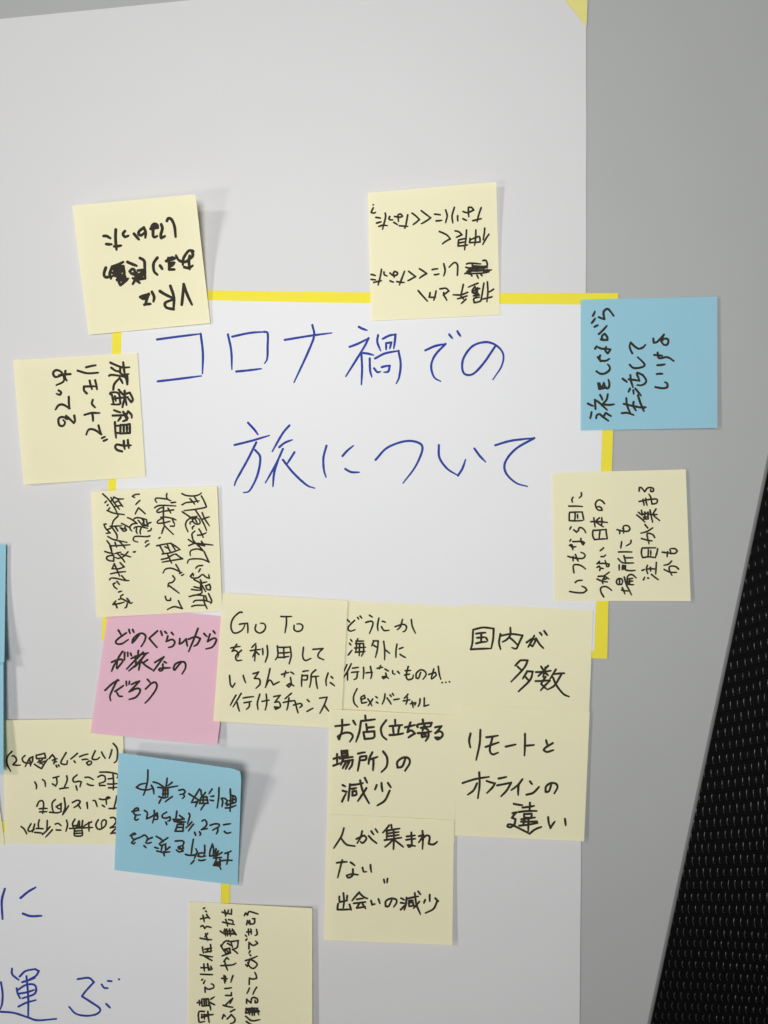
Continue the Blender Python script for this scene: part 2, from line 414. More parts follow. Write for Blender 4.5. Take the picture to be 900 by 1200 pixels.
# VR note, upside down
note([(84.4, 241), (229, 227.6), (246.4, 378.5), (104, 392.4)], M_CREAM, 1.05, (7, 13, 1.2, .5),
 'cream note with thick upside-down writing ending in VR, topmost left', [
 ([(85, 250, 11.25, "410,300-450,300-500,330 445,405-515,408 570,215-580,480 550,435-640,425 690,235-665,270-690,310-735,295 810,270-875,345"),
   (160, 250, 11.25, "95,185-120,250-115,320 95,190-40,230-25,270-60,290-110,250 185,205-280,190-270,150-230,140-200,170-200,200-225,230 215,200-220,300-240,315-270,300 230,160-250,190 325,145-340,200-320,280-325,325-375,300 400,100-420,65-460,80-500,170-515,310")],),
 ([(160, 250, 11.25, "745,500-720,490-680,500-620,590-610,680 735,500-740,560-700,600-640,640-560,620-520,555 700,560-690,640-700,735 630,710-690,720-740,690 390,630-460,585-510,590 420,590-430,660-500,650 430,650-430,740-500,740 420,620-500,600 440,700-490,670 275,585-225,660-230,760-275,810 310,690-340,735"), (80, 220, 5, "420,412-445,430-448,480-450,528 450,530-400,537-378,530 347,435-400,457 360,490-376,476-390,488-383,508-365,500 400,500-390,540-378,564 395,535-418,558 408,485-435,482-432,500-408,508 405,525-440,512 220,468-209,505-220,524-258,518 257,462-243,505-250,532 257,462-322,435 270,465-322,458 283,470-290,535 300,450-308,540 322,460-330,520 262,500-335,520 270,515-345,535 285,540-340,545 306,570-350,532 270,488-330,490 290,530-302,568 268,478-325,475")],),
 (80, 220, 5, "665,685-676,565 676,565-725,685 598,575-618,640-617,712 617,712-575,702-568,675-612,655 537,606-610,645 490,610-503,640-499,667 446,685-482,681 471,622-452,684 471,626-445,631-422,640-440,650-462,642-470,630")], 3.3, seed=5, power=1.6)

note([(431, 226), (581.6, 213), (585.6, 369), (435, 376)], M_CREAM, 1.05, (2.2, 3.6, .3, .3),
 'cream note with four upside-down lines, one word scribbled out, at the top middle', [
 ([(430, 235, Q, "95,65-97,67 95,110-65,180-100,190-130,178 275,190-280,250-235,435 135,255-205,265 145,340-215,320 180,390-240,372-305,378 345,240-330,270-350,290-390,290 415,240-500,250-535,235-510,205-470,215-470,260-475,315 405,330-460,365 615,215-580,400-565,415 490,380-615,388 680,190-790,285 790,285-695,362"), (420, 205, 5, "369,210-424,251 424,251-369,286"),
   (500, 235, 11.25, "105,180-180,190 125,268-200,260 250,125-270,200-250,290 365,90-335,200-345,295 408,200-410,270 480,145-540,160-620,125-590,90-550,90-550,150-555,215 478,240-525,262 718,95-665,280 610,265-720,238")],),
 (500, 235, 11.25, "765,365-760,430-745,520 820,445-740,580 648,390-632,590 570,500-565,555-705,545-700,490-680,475-570,520 375,400-420,410-465,450 465,450-390,485 525,390-520,480-500,650 420,520-415,600-540,585 420,520-510,500 425,560-515,545 168,408-260,450-312,505 312,505-208,570"),
 ([(520, 300, Q, "345,120-400,108-560,120 335,170-400,180-640,150 590,70-630,65-655,110-655,170 350,230-450,190-640,180 320,265-400,235-500,215-720,210 400,265-560,260-680,240 380,200-370,250 430,120-440,200 450,150-640,160 600,200-640,250-660,200 425,300-410,270 500,290-522,335 560,275-580,300 340,255-420,280 380,220-640,215 600,230-690,225 205,290-210,150-180,100-140,110-80,170"), (420, 205, 5, "500,520-508,560-500,592 432,555-465,550 445,585-472,580 358,550-400,578 400,578-358,605 295,565-335,595 335,595-290,620 270,565-240,645 225,625-268,630 185,575-205,590-225,585-228,572-212,565-205,578-210,600 185,620-205,628 150,568-152,585-168,592 135,553-115,645 90,630-135,620 75,583-100,590 75,612-100,615")],),
 ([(520, 300, Q, "658,390-665,550-650,690 750,500-680,545 725,615-580,650 605,410-570,620-550,680-460,705-455,640-540,620 515,410-370,470 470,460-430,520-450,560-530,580 540,490-440,530 430,550-520,560 450,600-540,590 480,480-490,600 510,480-500,600 295,430-255,600 360,548-260,585-140,585 350,600-205,645 335,650-265,715 255,600-300,650"), (420, 205, 5, "478,668-512,664-530,680-497,705 500,690-500,705 502,708-518,735 420,690-415,716-452,716 455,680-441,735 350,678-405,740")],)], 2.1, seed=6)

note([(680.6, 351), (840.4, 347.6), (840.6, 501.5), (680.6, 504.4)], M_BLUE, 1.05, (.2, .7, 1.5, .4),
 'blue note with sideways writing on the right, half over the bare table', [
 ([(685, 415, Q, "105,875-85,968 175,965-185,920-230,905-270,940-360,1005 290,940-320,885-400,935 50,745-130,780 165,825-155,690 155,690-220,730-340,840 235,615-270,690 350,605-330,690-260,760 270,755-370,765-445,755 205,440-220,525-330,500 270,490-290,435-320,510-360,510-375,450-360,385 215,470-260,500 225,440-240,500 180,258-240,295-310,290-375,240-378,190-350,155 200,45-240,95-320,100-375,70 235,20-225,60-240,110"),
   (685, 355, Q, "160,690-185,650 210,670-260,690-320,690-390,700-350,760-315,720-325,660 245,550-280,560-345,555-340,510-305,465-270,490-255,545 290,560-260,530 215,470-335,345 150,360-200,335 110,300-160,235 125,195-155,130 215,215-300,245 300,245-285,150-310,105-360,95-440,195")],),
 ([(685, 415, Q, "560,890-650,885-740,918 630,665-640,770-690,890 590,750-700,775-900,815 740,720-735,780-775,850 805,620-840,730-895,860 850,800-925,800 575,370-640,420 690,315-700,400-730,500 665,380-760,390-830,405 800,280-790,300-830,400 800,280-880,320-930,400-900,450-850,470-795,465 685,520-660,570 735,545-740,600 765,520-850,625 680,160-730,205-800,210-880,190-905,160-870,110-800,45"),
   (685, 355, Q, "720,760-690,700-680,640-695,595 695,595-760,660-820,690-880,670-918,630")],),
 (670, 340, 5, "490,568-530,575-560,568-558,545-545,540 498,492-532,490 502,440-545,435 483,380-530,384 503,366-512,398-560,393-598,415 478,284-480,308-502,302-540,260 540,260-524,300-545,284-566,292-560,318-540,320-525,302")], 2.5, axis='u', group=GB, seed=7)

note([(646.6, 554), (803.6, 550), (809.4, 704.4), (649.6, 704)], M_CREAM, 1.05, (.2, .6, 1.2, .2),
 'cream note with five sideways lines, overlapping the right yellow margin below the blue note', [
 ([(660, 570, Q, "85,298-200,298-290,303 148,165-130,200-140,240 272,95-275,140-240,175 90,515-95,400-130,390-285,385 285,385-310,505 90,515-180,520-290,515 180,395-175,510 215,425-218,480 118,610-98,650 160,655-200,690-230,660-240,625-280,625-320,660-340,700 115,800-98,828 145,832-280,830-320,850-300,880-275,850 265,785-275,850"),
   (660, 635, Q, "95,55-125,40-150,75-190,72 140,75-145,120 105,50-150,100 70,218-180,245-290,250-330,210-310,175-265,158 150,225-150,290 185,190-205,250-225,290 162,465-150,370-170,345-230,345-290,370-335,408 180,612-220,585-288,578 98,748-200,765-300,765-355,730-330,690-280,668")],),
 ([(690, 575, Q, "235,195-200,155-150,140-105,180-105,240-140,290-200,295-190,260-150,240-110,250 30,468-280,480 75,410-85,480-95,545 160,410-100,465 100,465-220,545 195,408-190,530 85,738-60,680-65,600-100,598-260,585 260,585-280,725 85,738-280,725 170,600-155,725"),
   (695, 635, Q, "158,90-105,135 120,222-165,220-190,195 60,330-95,295 95,295-90,325-180,325-240,335-235,370-205,370-200,340-180,280 60,385-95,365-110,395-155,400 100,430-110,395 78,520-170,520-240,560 150,520-245,455 60,560-130,590-215,605 180,520-140,590-150,630 150,560-200,560 160,828-120,760-115,700-150,675-210,680-280,730")],),
 ([(690, 575, Q, "425,588-520,610-590,610-620,575-590,530-530,530-510,570 520,560-525,640 465,595-465,650 495,770-482,865 635,750-630,790-565,832"),
   (695, 635, Q, "385,153-585,153 375,252-450,315-610,318 465,210-490,310 470,240-600,240 395,350-395,425 445,355-440,420 445,355-490,360-490,420-560,435-635,430 470,360-465,415 430,640-370,640-352,595-380,555-430,558-445,600-430,640 400,570-400,635 470,530-500,640-540,720-580,800 520,640-515,540-550,495-600,500-650,545 530,560-600,550 530,600-600,590 540,640-610,645 550,560-545,640 440,690-480,785 430,725-530,740")],),
 ([(740, 565, Q, "115,135-118,85-150,85-200,145 200,145-240,90-290,82-330,100-325,140-290,140-290,110 115,293-250,265-370,255-390,285-370,320-310,330-290,230-262,180 175,260-190,350 215,245-235,350 105,455-160,500 150,425-165,480 80,495-200,600 165,490-260,460 180,530-250,520 190,555-250,555 200,450-200,555 250,450-255,555 280,420-300,520-320,605 240,480-385,488 370,405-330,490-425,580 205,640-245,690 245,690-225,665 320,690-230,745-140,770 350,835-320,790-250,770-235,800-265,930 150,850-260,880-310,885"),
   (740, 635, Q, "170,238-150,180-160,100-200,92-365,90 395,105-360,235 170,238-265,225-360,238 255,120-250,215 290,135-290,200 180,572-200,530 245,545-262,548 300,490-405,570 160,430-195,415 240,355-225,410-245,480 235,410-360,410 285,385-290,440 375,310-370,400-365,485")],),
 ([(740, 635, Q, "465,155-540,165-650,175-690,140-660,105-600,100 545,150-538,225 580,110-595,185 605,290-560,335-490,352 490,415-580,455-680,460 710,410-660,370-580,370-570,420-610,505")],)], 2.0, axis='u', seed=8)

note([(15.4, 422), (161, 413.4), (170.6, 558.6), (27.6, 568)], M_CREAM, 1.05, (1.6, .3, .3, 2.4),
 'leftmost cream note beside the title, with three sideways columns and a blank left third', [
 ([(110, 420, 15, "290,75-440,140-530,160-625,155 515,70-545,270-610,275 305,165-390,220-460,225-460,150 270,305-310,290-480,310-580,340 450,240-560,340-585,460 580,280-590,460 340,550-360,450-450,345 450,345-505,435 285,630-300,600-430,610-460,740-450,805-310,808 315,640-345,800 370,665-385,750 435,550-540,660 540,570-550,700-575,820 540,700-500,860 575,620-630,600-685,720-655,770-600,700 330,710-450,695-600,680 355,910-465,950 330,1005-480,1000-580,1000 470,1040-425,1100 515,940-580,1080-510,1105 600,930-660,990-665,1045 540,970-600,1050 600,940-560,1000"), (5, 405, 5, "735,460-680,465-680,515-735,512-735,460 700,470-700,512 718,468-718,510 648,448-655,540 655,470-680,468 657,512-680,512 690,620-662,612-650,595-660,580-700,586-742,584 700,558-706,606 724,553-730,600")],),
 (5, 405, 5, "480,127-536,115 430,147-486,162-550,159 500,205-514,256 532,203-543,256 483,280-467,262-467,240-542,239 518,318-514,342-532,362 470,406-510,395-558,395 515,398-520,442 552,468-568,520 568,520-530,494-495,492-480,522 572,542-590,534 582,558-603,549"),
 (5, 405, 5, "358,148-355,185-366,205 388,167-320,172 340,172-300,184-286,162-302,144-330,152-350,185-345,212-305,232 318,262-333,274-325,288-306,282 378,300-382,368 382,368-345,346-318,350-300,375 410,410-414,440-408,454 408,454-378,425-362,412-362,432 372,430-340,418-318,430-322,465-345,470-356,450-345,436")], 2.6, axis='u', seed=9)

note([(127.5, 709), (274, 724), (254.4, 873), (106, 859)], M_PINK, 1.45, (.2, .2, 3.4, 2.2),
 'only pink note, three handwritten lines', [
 (120, 730, 45/7, "120,55-140,90 180,75-130,110-100,140-112,158-150,155-195,125 200,50-208,78 228,50-238,72 280,85-245,130-225,150-232,120-265,88-300,78-325,98-318,135-292,178 415,60-352,115 352,115-412,185 440,62-450,95 470,65-485,80 520,72-535,90 492,100-480,140 480,140-525,125-545,145-530,175-498,185 583,118-580,158-600,150-632,120 632,120-640,175 650,122-700,105-738,118-715,160-690,175 720,42-690,120-650,215 765,80-788,103 835,60-850,80 810,85-792,140 792,140-840,115-858,130-830,180-780,196"),
 ([(125, 755, Q, "75,270-160,235-230,230-240,260-160,365-145,345 240,105-170,220-150,340 165,240-110,320-75,405 270,125-268,240 315,125-318,185 360,135-375,175 478,95-470,175 370,215-500,160-625,130 550,120-400,270-300,375 590,145-450,300-335,400 430,180-440,300-410,345 560,180-420,345 520,240-500,300-482,390 615,235-545,280 520,260-600,330-690,385 725,275-860,190 860,190-780,300-705,405"),
   (120, 730, 45/7, "465,292-482,302 455,310-455,350-435,362-425,352-440,342-510,338 595,295-545,355-535,345-550,310-590,293-622,300-625,340-600,385")],),
 (120, 755, Q, "41,694-224,540 244,545-224,540-154,680-114,780-124,850 189,710-319,620 219,730-249,780-299,785 359,560-364,625 409,560-399,605 439,605-560,555 560,555-480,640-404,715 404,715-520,665-570,680-560,730-500,800-404,832 679,530-720,580 649,675-740,590-800,575-822,630-790,710-700,830-644,885")], 2.3, seed=10, power=3.6, group='pink sticky note')

note([(106.6, 576), (254.5, 570), (260.6, 715.6), (113, 723.4)], M_CREAM, 1.85, (2.0, .8, .3, 2.6),
 'cream note with four dense sideways columns directly above the pink note', [
 ([(210, 570, 16, "50,135-130,170-250,180-350,165-415,125 415,180-465,270-510,380-470,400-300,430-90,455 55,345-130,305-260,290-375,270 200,230-290,335 290,205-350,300 55,475-160,545-260,620 300,440-400,590-470,720-515,830 430,495-480,610-565,740 430,620-565,570 330,565-240,575-260,660-330,710-390,690-380,630-350,600 290,600-340,690 245,620-330,590 215,590-140,650-120,740-165,850 250,660-205,670-205,710 280,740-245,770-250,800 370,800-450,960 345,915-430,905-505,870 290,840-240,890-250,970-285,1040-440,1190 170,995-280,1060-480,1120 415,1030-480,1110 180,1110-300,1070-500,1085-630,1100"),
   (210, 640, 15, "350,0-420,80 420,80-320,50-220,70-190,110-195,165 440,100-480,190-525,280 525,280-400,230-230,225-160,250-145,300 410,340-330,350-290,390 370,400-340,455 240,480-250,520 235,480-195,530-240,560-330,555-410,500-470,545-530,565-520,500 260,590-370,650-430,740-465,800 370,590-400,650 400,650-485,630 380,650-370,780 260,715-380,740 215,760-370,775 380,700-400,790-370,840-170,885 460,700-530,670-550,720-540,770-490,760-465,700 180,885-300,860-465,875 465,875-490,960 515,835-570,960-555,1010 250,985-290,955-440,955-560,990 430,880-440,990-490,1100 220,1060-300,1040-440,1040")],),
 ([(175, 570, 16, "330,135-320,190-345,240-400,270 330,240-180,220-120,225-110,260-140,300 410,305-495,295 100,400-160,365-280,355-495,368 350,410-400,500 455,440-280,465-160,490-140,460-200,410-265,395 265,380-265,640-290,740-450,900 215,580-300,575-430,600-500,630 430,610-470,700 385,655-260,685-160,690-150,660-200,620-260,600 395,745-460,745-470,725 280,745-230,885 180,972-205,955"),
   (100, 560, 5, "418,398-498,383 498,383-552,418 438,402-460,446 480,392-500,436 505,388-530,428 466,404-482,412 450,446-500,438-556,420 446,478-480,470-510,452-530,446 530,446-570,474-520,482-450,494 480,444-505,500 530,508-554,550 554,550-505,530-470,535-455,558 552,560-566,554 564,572-577,565 512,574-524,592-510,612-488,618-484,640 488,630-518,652-550,676 468,694-476,716-498,718-500,704 545,720-568,766 568,766-520,755-480,772")],),
 ([(115, 575, 16, "770,65-690,75-640,105-685,130 780,185-705,260"), (100, 560, 5, "350,210-312,176 312,176-292,212"),
   (145, 600, 22.5, "100,150-180,180-260,230-350,300 350,300-250,310-180,360-160,430-215,505 270,180-340,150-450,160-600,200 600,200-610,270-640,380 650,300-720,275 380,220-440,290-500,350-620,370 480,180-520,240-500,300 530,220-540,330-640,350 270,430-300,400-420,385-630,430 340,420-330,510-355,570 460,420-430,500-440,580 640,505-700,490-730,430 690,630-600,650-400,640-290,650-250,710-270,760-370,795 570,810-590,770-650,760 580,910-670,840 255,1055-300,1045-290,1065")],),
 ([(115, 575, 16, "85,60-200,170-300,310-370,450 240,130-400,350 290,120-380,155-475,155 370,165-465,300 300,225-380,190 310,300-430,280 240,200-300,130 130,225-160,190 170,280-190,260 195,350-220,320 165,370-290,420-490,450 370,450-370,480-290,560-250,680 150,625-110,630-130,690-170,740-225,790 225,790-150,800 180,725-250,700 225,670-440,660 440,615-600,700 500,680-530,740-480,760-410,690 260,690-350,830-350,930 320,680-370,760 420,700-500,720 180,860-300,920-540,970 165,940-230,1040-265,1200 240,1035-595,1015 315,970-350,1060 400,950-505,1080"),
   (115, 640, 16, "125,100-280,140 420,115-310,140 560,105-480,190-380,230-320,210 350,130-500,300 430,150-610,205 220,0-270,180 290,170-180,190-160,240-220,275-290,280-290,190 410,310-490,390-380,425-260,425 260,425-300,330 300,330-350,440-405,565 235,520-510,480 440,555-520,640-575,645 215,630-240,600-340,605-520,650 350,660-400,720 320,690-280,710-300,760-355,805 385,860-440,845 465,910-420,940-430,980 385,1000-450,990-600,1070-640,1060 540,980-600,1060 330,1030-275,1095 275,1095-490,1050 320,1080-355,1160 545,1080-530,1140-500,1160")],)],
 1.9, axis='u', seed=11)

note([(394, 703), (543, 711), (537, 860), (388, 852)], M_CREAM, 1.05, (.2, .2, .2, .2),
 'cream note whose last line opens a bracket with ex:, right of the Go To note', [
 (390, 690, 5, "82,180-100,196 128,185-95,218-90,238-105,248-130,240 145,168-152,178 160,160-170,172 215,155-232,166 193,197-226,190-235,208-215,262 270,172-262,215-265,245 290,190-308,196 285,222-300,244-330,243 365,222-412,208-432,222-425,245-412,252 408,180-396,222-378,240 460,180-466,220-484,260"),
 (390, 690, 5, "105,298-113,310 98,320-107,330 90,388-112,360 147,293-132,322 137,306-182,306 128,347-192,342 140,322-135,370 142,322-180,320-180,368-168,395 132,372-188,368 157,325-155,392 240,305-228,335 237,305-266,305-262,350-250,402 240,332-262,345 298,308-303,416 303,355-333,378 376,325-370,365-370,402 390,352-412,344 394,384-426,403"),
 (390, 690, 5, "82,445-60,490 108,440-82,492-62,520 86,486-86,536 115,465-150,460 110,490-152,486 144,488-140,522-124,532 180,460-178,526 195,493-232,490 220,455-228,500-222,526 260,466-292,460 280,450-272,470 306,470-326,482 310,494-313,515-296,526-290,516-310,514-326,525 350,480-352,496-364,500 380,485-391,496 442,455-430,508-440,532-466,526-472,505 424,480-456,478 420,506-450,500 515,490-502,524-488,522-490,494-515,475-540,484-546,505-528,531 562,502-600,490-605,506-580,530 592,470-576,526 618,455-624,500-633,530 640,550-643,550 662,548-665,548 683,545-686,545"),
 (390, 690, 5, "142,586-122,630-125,668-146,693 165,650-190,640-184,624-165,638-170,670-200,664 205,645-229,686 234,645-207,685 252,632-262,640 255,664-265,670 306,616-302,645-290,676 318,640-342,676 335,622-343,632 350,614-357,625 358,650-390,645 440,618-418,642 413,657-452,650 436,634-436,656-428,677 455,674-486,668-480,682 464,660-471,696 511,645-509,670-500,690 536,640-535,688-563,680")], 2.0, seed=12)

note([(261, 695), (407.5, 704), (399.3, 854), (250, 845)], M_CREAM, 1.85, (.3, .3, .25, 2.6),
 'cream note right of the pink one, first line reading Go To', [
 (240, 690, 5, "218,138-200,140-165,175-153,220-165,255-190,258-220,240-235,212 203,208-250,202 250,202-252,258 300,210-295,240-318,259-345,248-356,222-346,204-326,202 445,162-508,162 478,162-478,205-470,257 523,214-524,240-545,250-568,240-574,218-560,206-540,206"),
 (240, 690, 5, "152,347-207,338 187,325-160,366 160,366-180,362-198,382-192,400 215,360-182,393-188,420-216,418 298,322-275,345 266,363-326,355 300,335-292,422 296,365-280,400 300,368-318,386 338,350-340,387 365,333-368,385-354,430 425,335-428,390-414,416 425,342-500,340 500,340-506,390-494,440 430,375-498,372 430,402-492,396 462,342-465,406 578,343-574,398-590,420-622,408 634,355-692,350 692,350-668,375-665,400-697,416"),
 (240, 690, 5, "145,508-150,560-162,577-177,553 225,508-239,550 283,497-316,487 316,487-290,525 290,525-320,530-322,560-300,583 382,468-355,577 355,577-375,537-388,540-402,563-437,545 450,502-492,490 474,483-465,517 504,488-522,500 502,520-506,558-492,576-481,566-500,556-522,570 575,485-607,480 570,505-567,572 570,510-602,508-598,532-572,534 650,475-625,500-622,540-614,577 625,516-667,512 650,515-660,584 722,494-710,535-712,567 740,514-751,525 735,550-760,569"),
 (240, 690, 5, "183,623-150,682 213,613-165,692 190,668-203,717 225,640-286,632 230,668-272,660 262,665-260,690-244,706 322,618-308,670-312,707 335,660-377,652 360,618-363,670-354,710 404,632-442,624 442,624-410,665 410,665-435,664-442,690-415,706-408,692-430,694 507,613-470,645 460,666-527,655 493,640-486,690-480,710 520,682-560,672-570,685-556,696 530,663-546,727 600,650-613,662 599,719-634,700 673,641-716,635 716,635-700,680-674,730 700,680-727,717")], 2.0, seed=13)

note([(542, 708), (695, 715), (689, 868), (534, 861)], M_CREAM, 1.05, (.2, .2, .2, .2),
 'upper cream note of the right pair, two large lines beside the yellow corner', [
 (530, 695, 5, "122,215-118,290-108,330 122,215-180,202-242,208 242,208-240,265-228,325 108,330-225,325 140,238-195,232 145,262-190,258 140,295-202,285 170,235-168,290 198,262-207,277 282,240-274,290-283,329 285,250-345,240-412,248 412,248-388,300-374,326-350,320 340,203-340,245-320,272-295,286 335,260-380,302 435,290-468,268-488,278-470,312-452,300 480,250-445,316 490,265-512,300-534,323 513,232-525,247 538,222-556,247"),
 (530, 695, 5, "400,393-368,426 400,395-442,395-420,440-345,520 382,430-406,452 440,458-413,502 438,458-472,460-455,510-388,577 425,488-447,512 520,430-535,452 562,426-542,450 490,463-577,455 546,435-532,492 530,460-503,487 542,465-562,482 488,516-572,510 547,490-520,532 520,532-552,562 572,513-518,570 607,448-573,503 600,475-657,470 640,475-600,540-558,566 590,495-610,540-650,590-684,607")], 2.4, seed=14)

note([(537, 825.5), (691, 834), (684.4, 986), (533, 979)], M_CREAM, 1.5, (.2, .2, .9, .3),
 'lower cream note of the right pair, three large lines, hanging over the chart paper edge', [
 (525, 820, 5, "132,198-124,240-131,280 190,176-185,260-165,354 224,220-293,210 220,277-297,250 262,215-245,290-260,320-294,310 338,275-397,262 451,200-448,327 450,270-504,265 575,238-583,268 614,254-572,280-560,295-580,306-617,295"),
 (525, 820, 5, "86,488-160,465-240,452 183,426-185,500-175,577 170,490-150,530-116,557 226,476-275,490 275,490-260,515-228,547 296,462-342,452 288,502-370,486 370,486-345,530-311,566 436,466-410,500-370,530 415,493-411,558 480,478-493,495 460,557-500,545-534,510 607,488-592,535-572,540-574,510-600,489-632,492-641,515-622,550"),
 (525, 820, 5, "385,610-436,618 378,665-402,660-374,692 374,692-396,700-388,732-365,748-348,742-355,730-390,735 385,738-430,760-478,785 478,785-510,760-547,745 480,603-477,652 436,632-505,622 413,658-520,652 445,670-490,668-486,690-448,692-445,670 430,700-510,690 428,714-522,712 418,738-525,722 472,692-470,770 450,700-440,735 587,688-590,720-600,752 600,752-626,714 685,698-690,737")], 2.5, seed=15)

note([(386, 831), (537, 838.5), (532.5, 988), (383, 980)], M_CREAM, 1.5, (1.3, .2, .2, .2),
 'upper cream note of the middle pair, bold writing with a bracket on two lines', [
 (375, 820, 5, "90,155-172,145 130,118-128,180-112,232-104,215-140,195-176,195-192,215-175,246 195,123-209,147 265,93-268,117 240,125-322,115 240,125-230,190-211,246 270,143-275,185 275,165-317,160 255,190-262,230-315,222-318,185-255,190 388,120-358,165-365,210-390,234 440,118-442,147 408,155-482,148 428,165-432,200 465,157-458,197 408,207-487,197 498,162-557,148 530,133-512,190 512,190-535,180-556,198-518,222 602,116-604,136 572,160-575,145-655,135-647,157 590,165-640,158 612,150-600,182 615,165-636,180 573,196-652,186 595,205-598,220-620,215-618,200-595,205 635,190-635,215-619,242 675,162-712,155 712,155-675,196 675,196-705,185-719,208-692,233-675,222-702,222"),
 (375, 820, 5, "80,346-117,335 100,318-100,380 78,387-127,370 125,300-128,330-162,325-160,298-125,300 128,315-160,312 116,345-192,335 135,350-122,382 135,362-192,352 192,352-186,385-170,407 155,365-133,402 172,362-150,406 223,316-264,308 235,335-228,380-221,417 235,335-271,330-268,350-235,356 307,308-290,342-284,377 290,350-337,335 312,345-310,414 370,303-393,340-390,390-360,424 500,345-482,390-455,398-453,365-485,340-517,342-526,370-498,417"),
 (375, 820, 5, "133,500-148,508 133,533-158,540 129,597-152,550 176,495-170,550-165,592 175,500-252,488 185,522-212,517 190,537-190,562-213,556-211,534-190,537 235,473-252,540-287,607 272,518-222,594 262,458-276,487 360,488-366,537 332,500-321,527 398,488-415,514 408,533-380,590-336,620")], 2.6, seed=16)

note([(383.6, 954), (532, 961), (530, 1107.6), (379.6, 1101.6)], M_CREAM, 1.95, (.2, .2, 1.3, 1.3),
 'lowest cream note of the middle pair, ending the column over blank white paper', [
 (370, 940, 5, "165,153-150,200-106,270 145,208-180,248-230,258 238,216-285,195-297,215-275,240-262,232 272,170-265,200-243,241 310,198-330,220-357,241 325,170-339,190 350,158-363,178 430,136-393,179 415,160-415,217 442,133-447,160 415,168-492,155 415,185-487,175 415,200-487,192 455,160-458,210 403,223-502,208 455,215-455,277 447,225-406,263 465,225-513,263 533,201-582,195 530,221-584,215 560,178-562,250-545,263-538,252-583,258 625,168-625,275 605,200-632,192 632,192-603,237 625,215-650,195-667,205-662,245-690,248-712,232"),
 (370, 940, 5, "123,356-183,350 155,340-142,390-129,442 204,353-228,371 218,393-215,430-190,443-181,430-210,422-248,426 274,383-280,407-297,408 321,368-326,410 399,453-403,474 421,448-418,472"),
 (370, 940, 5, "162,533-166,580-161,622 138,553-140,586-182,577 184,548-183,578 131,595-127,630-206,628 198,600-208,632 255,528-213,577 255,532-280,555-303,565 240,570-277,565 223,593-292,585 258,590-240,620-290,612 275,598-292,624 324,578-330,601-347,597 367,568-376,594 445,575-427,610-409,610-411,580-440,565-470,570-473,590-457,614 500,563-518,573 498,590-519,593 498,630-521,605 532,560-528,600-518,632 535,566-602,552 545,578-570,575 545,590-548,611-573,605-570,588-545,590 580,533-590,600-613,657 607,583-573,622 600,523-614,542 668,543-668,582 641,573-634,592 700,563-719,581 712,580-690,625-643,650")], 2.3, seed=17)

note([(4, 844), (144, 842), (147, 990), (6, 989)], M_CREAM, 1.05, (1.4, .2, .1, .2),
 'cream note with four upside-down lines, its last line in brackets, tucked under the blue note', [
 ([(0, 870, Q, "180,135-110,220-105,320-160,435 185,205-220,210-250,270-195,335 195,335-250,345-305,343 375,200-335,240-350,290-400,310-480,300-495,215-440,250-380,365 455,300-460,355 440,240-470,330 545,195-670,165-685,235-550,245-545,195 520,330-625,395-715,255 570,300-640,260 600,320-680,280 590,270-640,330 740,245-790,185-830,250-810,325 790,270-860,245 810,300-855,290 845,345-860,375 882,340-893,362"),
   (70, 865, Q, "95,220-25,340-25,385-100,395-115,340 265,230-165,315 215,345-235,370 300,280-425,240 340,325-425,318 535,190-490,290-500,320-560,320-600,290 440,345-405,370-430,405-475,385-470,350-440,345 630,210-685,305 785,175-745,305 805,80-860,150-870,250-855,340-820,372")],),
 ([(0, 870, Q, "525,598-550,650-545,700 640,560-675,590-685,665 800,535-890,510 850,530-860,610-840,650 790,625-840,660"),
   (70, 865, Q, "105,570-110,640-60,760 0,765-130,748 260,555-200,610-215,660-290,650-325,660-305,735 245,720-262,785 380,592-440,590-505,625 415,690-455,710-510,712 605,512-740,515-870,545-865,600 575,585-630,560-680,580-680,650-600,680 600,680-600,715-685,715 800,530-805,780 730,615-800,605 720,690-865,685 735,750-855,742")],),
 ([(20, 930, Q, "298,190-330,120-380,110-400,160-385,300 335,230-455,225 340,275-450,272 575,90-530,140-530,220-550,280 490,280-600,290-670,270 665,150-590,195-630,230-665,220 660,150-660,270 710,65-725,200-685,320 775,185-685,320"),
   (75, 925, Q, "125,200-200,165-245,180-220,230-150,275 210,225-250,290 345,200-355,290 440,170-470,175-500,260 535,145-600,155-690,130-665,115-635,140-640,225 575,240-615,265 795,100-775,200-745,300 680,290-810,280")],),
 ([(20, 930, Q, "60,495-110,540-145,608 210,455-165,540-190,570-260,540 265,460-230,580 335,395-320,460-325,530 290,525-395,530 265,585-330,590-390,600 455,405-450,520-440,570 495,500-380,620 530,545-430,655 575,460-620,450-665,485 590,548-662,550 745,400-760,470-735,570"),
   (75, 925, Q, "165,450-130,510-135,560-200,540 220,480-200,560 280,470-265,570-180,560 85,590-200,585-430,575 160,600-155,690-210,705-275,690-270,600 175,630-265,625 170,665-270,660 230,480-235,580 415,490-290,560 370,500-375,630 515,460-480,530-500,590-550,600-620,550-635,480-600,460-565,500-570,590 700,430-750,425-785,470-760,530-695,580 695,580-815,560 815,560-705,665 705,665-810,660")],)], 2.0, seed=18)

